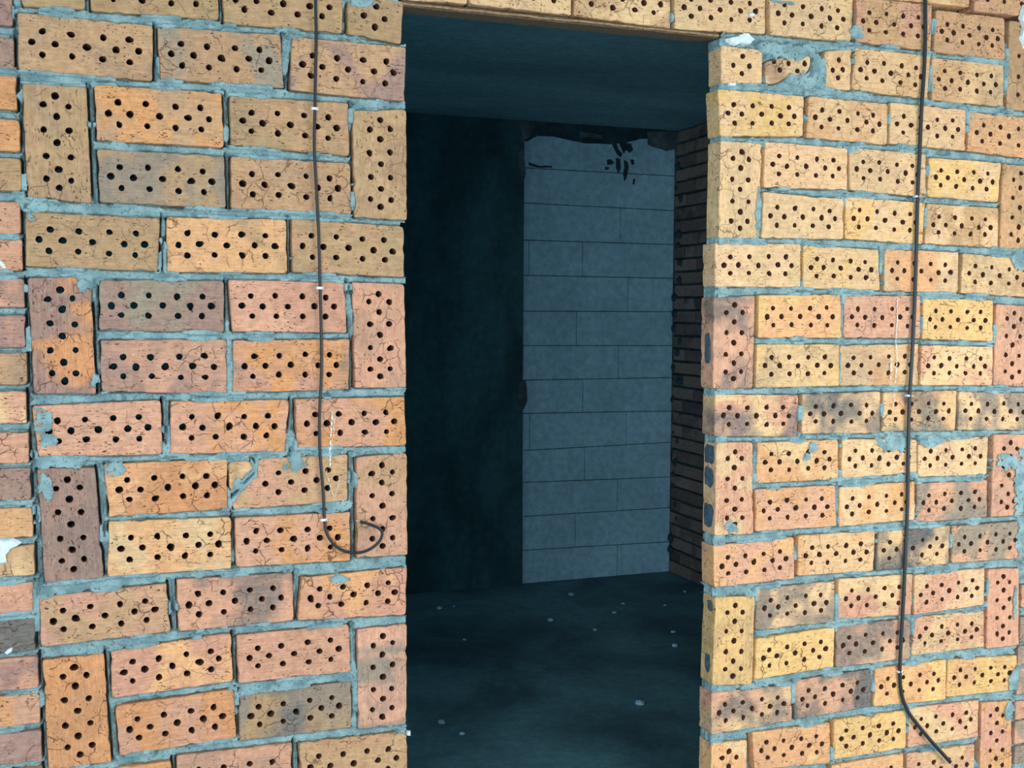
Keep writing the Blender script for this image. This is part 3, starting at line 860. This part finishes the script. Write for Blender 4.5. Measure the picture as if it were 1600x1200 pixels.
# closing walls of the far room that the doorway does not show
tag(slab('wall_inner_left', X0 - 0.2, X0, 0.066, YF + 0.2, 0, CEIL, M_CEIL), 'bare wall on the unseen left side of the inner room', 'wall', kind='structure')
tag(slab('wall_inner_front', -3.5, XLF - 0.885, -0.012, 0.13, 0, CEIL, M_PLAST), 'bare wall continuing left behind the flat-laid bricks', 'wall', kind='structure')
tag(slab('wall_outer_right', XEND + 0.42, 4.4, -0.012, 0.13, 0, CEIL, M_PLAST), 'bare wall continuing to the right beyond the brickwork', 'wall', kind='structure')

# ------------------------------------------------------------------ cables
M_CAB = plain('black_cable_sheath', (34, 40, 44), 0.45, 0.15, 200)
M_CLIP = plain('white_plastic', (232, 234, 232), 0.4, 0.04)
M_COP = plain('bare_wire_end', (200, 196, 186), 0.35, 0.05, 200, 0.6)
def spline(pts, per=8):
    out = []
    n = len(pts)
    for i in range(n - 1):
        p0, p1, p2, p3 = pts[max(0, i - 1)], pts[i], pts[i + 1], pts[min(n - 1, i + 2)]
        for k in range(per):
            t = k / per
            out.append(0.5 * ((2 * p1) + (p2 - p0) * t + (2 * p0 - 5 * p1 + 4 * p2 - p3) * t * t + (3 * p1 - p0 - 3 * p2 + p3) * t ** 3))
    out.append(pts[-1]); return out
def tube(name, path, ra, rb, mat, parent, nseg=10, cut=None):
    """flattened round cable: ra across the wall plane, rb off the wall"""
    V = []; Fc = []; n = len(path)
    for i, p in enumerate(path):
        t = (path[min(n - 1, i + 1)] - path[max(0, i - 1)]).normalized()
        nrm = Vector((0, -1, 0)); nrm = (nrm - t * nrm.dot(t)).normalized(); bi = t.cross(nrm)
        for k in range(nseg):
            a = 2 * math.pi * k / nseg; V.append(p + bi * math.cos(a) * ra + nrm * math.sin(a) * rb - parent.location)
    for i in range(n - 1):
        for k in range(nseg):
            k2 = (k + 1) % nseg; Fc.append((i * nseg + k, i * nseg + k2, (i + 1) * nseg + k2, (i + 1) * nseg + k))
    Fc.append(tuple(range(nseg))[::-1]); Fc.append(tuple((n - 1) * nseg + k for k in range(nseg)))
    return mesh_obj(name, V, Fc, mat, parent, smooth=True)
def cable(pix, offs, ra, rb, label, clips, tip=0.012):
    pts = []
    for i, p in enumerate(pix):
        y = -offs[i] if isinstance(offs, list) else -offs
        pts.append(on_y(p[0], p[1], y))
    path = spline(pts); root = tag(empty('cable', on_y(*pix[0])), label, 'cable')
    tube('sheath', path, ra, rb, M_CAB, root)
    if tip:
        d = (path[-1] - path[-3]).normalized(); tube('wire_end', [path[-1], path[-1] + d * tip], ra * 0.45, ra * 0.45, M_COP, root, 8)
    for (cx, cy, tilt) in clips:
        c = on_y(cx, cy, -0.006); hw, hh, dp = 0.0085, 0.0032, 0.0068
        V, f = box_vf(-hw, hw, -dp, 0.008, -hh, hh, 0.0016)
        o = mesh_obj('cable_clip', V, f, M_CLIP, root, rot=(0, tilt, 0)); o.location = c - root.location
        bm = bmesh.new(); bmesh.ops.create_cone(bm, cap_ends=True, segments=10, radius1=0.0022, radius2=0.0018, depth=0.006)
        me = bpy.data.meshes.new('nail'); bm.to_mesh(me); bm.free(); me.materials.append(M_COP)
        nl = bpy.data.objects.new('nail', me); COL.objects.link(nl); nl.parent = o; nl.rotation_euler = (math.pi / 2, 0, 0); nl.location = (0.0062, -0.008, 0)
    return root
cable([(493, -150), (493, 0), (494, 55), (493, 110), (492, 170), (491, 230), (494, 290), (498, 370), (500, 450), (502, 530), (502, 590), (499, 650), (500, 710),
       (505, 770), (507, 813), (511, 834), (522, 851), (538, 861), (556, 864), (574, 860), (590, 849), (597, 836), (594, 827), (580, 820), (563, 815)],
      [0.008] * 14 + [0.008, 0.012, 0.016, 0.02, 0.02, 0.02, 0.02, 0.022, 0.022, 0.02, 0.018], 0.0036, 0.0034,
      'thin black cable hanging down the left brickwork, its lower end curled into a hook', [(492, 170, 0), (500, 450, 0), (506, 812, -0.08)])
cable([(1449, -170), (1446, 0), (1446, 50), (1444, 110), (1440, 170), (1437, 240), (1434, 307), (1432, 380), (1430, 450), (1427, 520), (1423, 590), (1420, 650),
       (1419, 720), (1418, 790), (1415, 860), (1412, 930), (1408, 1000), (1406, 1050), (1409, 1085), (1418, 1110), (1432, 1130), (1455, 1158), (1485, 1191)],
      [0.009] * 19 + [0.011, 0.014, 0.017, 0.02], 0.0058, 0.0044,
      'thicker black cable running down the right brickwork, its loose end kicked to the right', [(1433, 307, 0), (1420, 618, 0), (1406, 1049, 0.05)])

# ------------------------------------------------------------------ crumbs on the far floor
CR = [(687, 951, 'leftmost pale crumb on the inner floor, close to the left door edge'), (709, 948, 'pale crumb just right of the leftmost one near the far concrete wall'),
      (893, 930, 'pale crumb close in front of the block wall, left of its middle'), (974, 944, 'pale crumb in front of the block wall near its right end'),
      (1039, 946, 'pale crumb near the inner right brick wall, far one of three'), (860, 970, 'pale crumb in the middle of the far half of the floor'),
      (1052, 988, 'pale crumb beside the inner right brick wall, middle one of three'), (1055, 1010, 'pale crumb beside the right door reveal, nearest of three by the brick wall'),
      (960, 958, 'pale crumb between the two crumbs near the block wall'), (1070, 925, 'pale crumb tucked at the foot of the inner right brick wall'),
      (726, 1000, 'pale crumb a step in front of the dark concrete wall'), (1000, 1100, 'lone pale crumb at the near right of the inner floor'),
      (690, 1130, 'pale crumb at the near left, beside the left door edge'), (930, 985, 'pale crumb in the middle of the inner floor'),
      (722, 1147, 'pale crumb nearest to the threshold, at the lower left')]
for i, (px, py, lb) in enumerate(CR):
    r = ray(px, py); t = -CAMZ / r.z; P = Vector((r.x * t, r.y * t - D, 0))
    bm = bmesh.new(); bmesh.ops.create_icosphere(bm, subdivisions=1, radius=1); s = random.uniform(0.009, 0.02)
    for v in bm.verts: v.co = Vector((v.co.x * s * random.uniform(.7, 1.4), v.co.y * s * random.uniform(.7, 1.2), max(-0.3 * s, v.co.z * s * 0.6)))
    me = bpy.data.meshes.new('mortar_crumb'); bm.to_mesh(me); bm.free(); me.materials.append(M_BLOCK)
    o = bpy.data.objects.new('mortar_crumb', me); COL.objects.link(o); o.location = (P.x, P.y, 0.3 * s); o.rotation_euler = (0, 0, random.random() * 6)
    tag(o, lb, 'rubble', 'mortar crumbs on the inner floor')

# ------------------------------------------------------------------ chalk strokes and plaster spatters on the wall
M_CHALK = plain('white_chalk', (226, 222, 212), 0.9, 0.12, 200)
M_WHITE = plain('white_plaster', (214, 228, 232), 0.9, 0.10, 120)
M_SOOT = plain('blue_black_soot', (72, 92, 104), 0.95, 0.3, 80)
def chalk(pts, w=0.0022, keep=0.72, name='chalk_mark'):
    W = spline([on_y(x, y, -0.0036) for x, y in pts], 14); V = []; Fc = []
    for i in range(len(W) - 1):
        if random.random() > keep: continue
        a, b_ = W[i], W[i + 1]; t = (b_ - a).normalized(); nn = Vector((-t.z, 0, t.x)) * w * random.uniform(0.35, 1.0); s = len(V); o_ = Vector((random.uniform(-.001, .001), 0, 0))
        for yy in (0.0, 0.0012):
            for p in (a - nn, a + nn, b_ + nn, b_ - nn): V.append(p + o_ + Vector((0, yy, 0)) - wall.location)
        Fc += [(s, s + 1, s + 2, s + 3), (s + 7, s + 6, s + 5, s + 4)] + [(s + k, s + 4 + k, s + 4 + (k + 1) % 4, s + (k + 1) % 4) for k in range(4)]
    return mesh_obj(name, V, Fc, M_CHALK, wall)
chalk([(520, 643), (518, 670), (516, 705), (516, 728)]); chalk([(523, 650), (521, 680), (519, 700)], 0.0015, 0.5)
chalk([(510, 733), (516, 760), (522, 776), (527, 765), (530, 745)], 0.0012, 0.6)
chalk([(1402, 466), (1402, 500), (1400, 530), (1402, 560), (1399, 600)], 0.0018, 0.8); chalk([(1393, 560), (1392, 602)], 0.003, 0.5)
chalk([(1396, 612), (1398, 626), (1394, 640)], 0.003, 0.5)
def spatter(name, pts, mat, parent, y=-0.006, th=0.01, n=1.0):
    W = [on_y(px, py) for px, py in pts]; R_ = []
    for i in range(len(W)):
        a, b_ = W[i], W[(i + 1) % len(W)]; k = max(1, int((b_ - a).length / 0.006))
        for j in range(k):
            p = a.lerp(b_, j / k); R_.append((p.x + random.uniform(-.0015, .0015) - parent.location.x, p.z + random.uniform(-.0015, .0015)))
    m = len(R_); cx = sum(p[0] for p in R_) / m; cz = sum(p[1] for p in R_) / m
    V = [(x, y + th, z) for x, z in R_] + [(cx + (x - cx) * 0.8, y + random.uniform(-.001, .001), cz + (z - cz) * 0.8) for x, z in R_] + [(cx, y - 0.0015, cz)]
    Fc = []
    for i in range(m):
        j = (i + 1) % m; Fc += [(i, j, m + j, m + i), (m + i, m + j, 2 * m)]
    ar = sum(R_[i][0] * R_[(i + 1) % m][1] - R_[(i + 1) % m][0] * R_[i][1] for i in range(m))
    if ar < 0: Fc = [f[::-1] for f in Fc]
    return mesh_obj(name, V, Fc, mat, parent)
spatter('plaster_spatter', [(1134, 60), (1150, 57), (1163, 50), (1172, 52), (1181, 62), (1172, 70), (1156, 68), (1148, 72), (1134, 66)], M_WHITE, wall, -0.006)
spatter('plaster_spatter', [(1138, 129), (1150, 129), (1150, 135), (1139, 134)], M_WHITE, wall, -0.004)
spatter('plaster_spatter', [(1597, 8), (1610, 8), (1610, 78), (1598, 76), (1592, 60), (1596, 42), (1591, 30)], M_WHITE, wall, -0.010)
spatter('plaster_spatter', [(0, 405), (8, 412), (12, 420), (8, 422), (-4, 412)], M_WHITE, wl, -0.008)
spatter('plaster_spatter', [(-6, 842), (20, 840), (36, 848), (20, 853), (8, 870), (10, 880), (-6, 884)], M_WHITE, wl, -0.010)
spatter('plaster_spatter', [(6, 1018), (22, 1008), (20, 1016), (10, 1022)], M_WHITE, wl, -0.010)
spatter('plaster_spatter', [(1366, 20), (0, 0)][:0] or [(1168, 22), (1176, 20), (1181, 24), (1172, 28)], M_WHITE, wall, -0.004)
spatter('plaster_spatter', [(560, 1046), (0, 0)][:0] or [(634, 1141), (641, 1142), (641, 1150), (635, 1149)], M_WHITE, wall, -0.006)
# soot on the reveal faces of the jamb bricks
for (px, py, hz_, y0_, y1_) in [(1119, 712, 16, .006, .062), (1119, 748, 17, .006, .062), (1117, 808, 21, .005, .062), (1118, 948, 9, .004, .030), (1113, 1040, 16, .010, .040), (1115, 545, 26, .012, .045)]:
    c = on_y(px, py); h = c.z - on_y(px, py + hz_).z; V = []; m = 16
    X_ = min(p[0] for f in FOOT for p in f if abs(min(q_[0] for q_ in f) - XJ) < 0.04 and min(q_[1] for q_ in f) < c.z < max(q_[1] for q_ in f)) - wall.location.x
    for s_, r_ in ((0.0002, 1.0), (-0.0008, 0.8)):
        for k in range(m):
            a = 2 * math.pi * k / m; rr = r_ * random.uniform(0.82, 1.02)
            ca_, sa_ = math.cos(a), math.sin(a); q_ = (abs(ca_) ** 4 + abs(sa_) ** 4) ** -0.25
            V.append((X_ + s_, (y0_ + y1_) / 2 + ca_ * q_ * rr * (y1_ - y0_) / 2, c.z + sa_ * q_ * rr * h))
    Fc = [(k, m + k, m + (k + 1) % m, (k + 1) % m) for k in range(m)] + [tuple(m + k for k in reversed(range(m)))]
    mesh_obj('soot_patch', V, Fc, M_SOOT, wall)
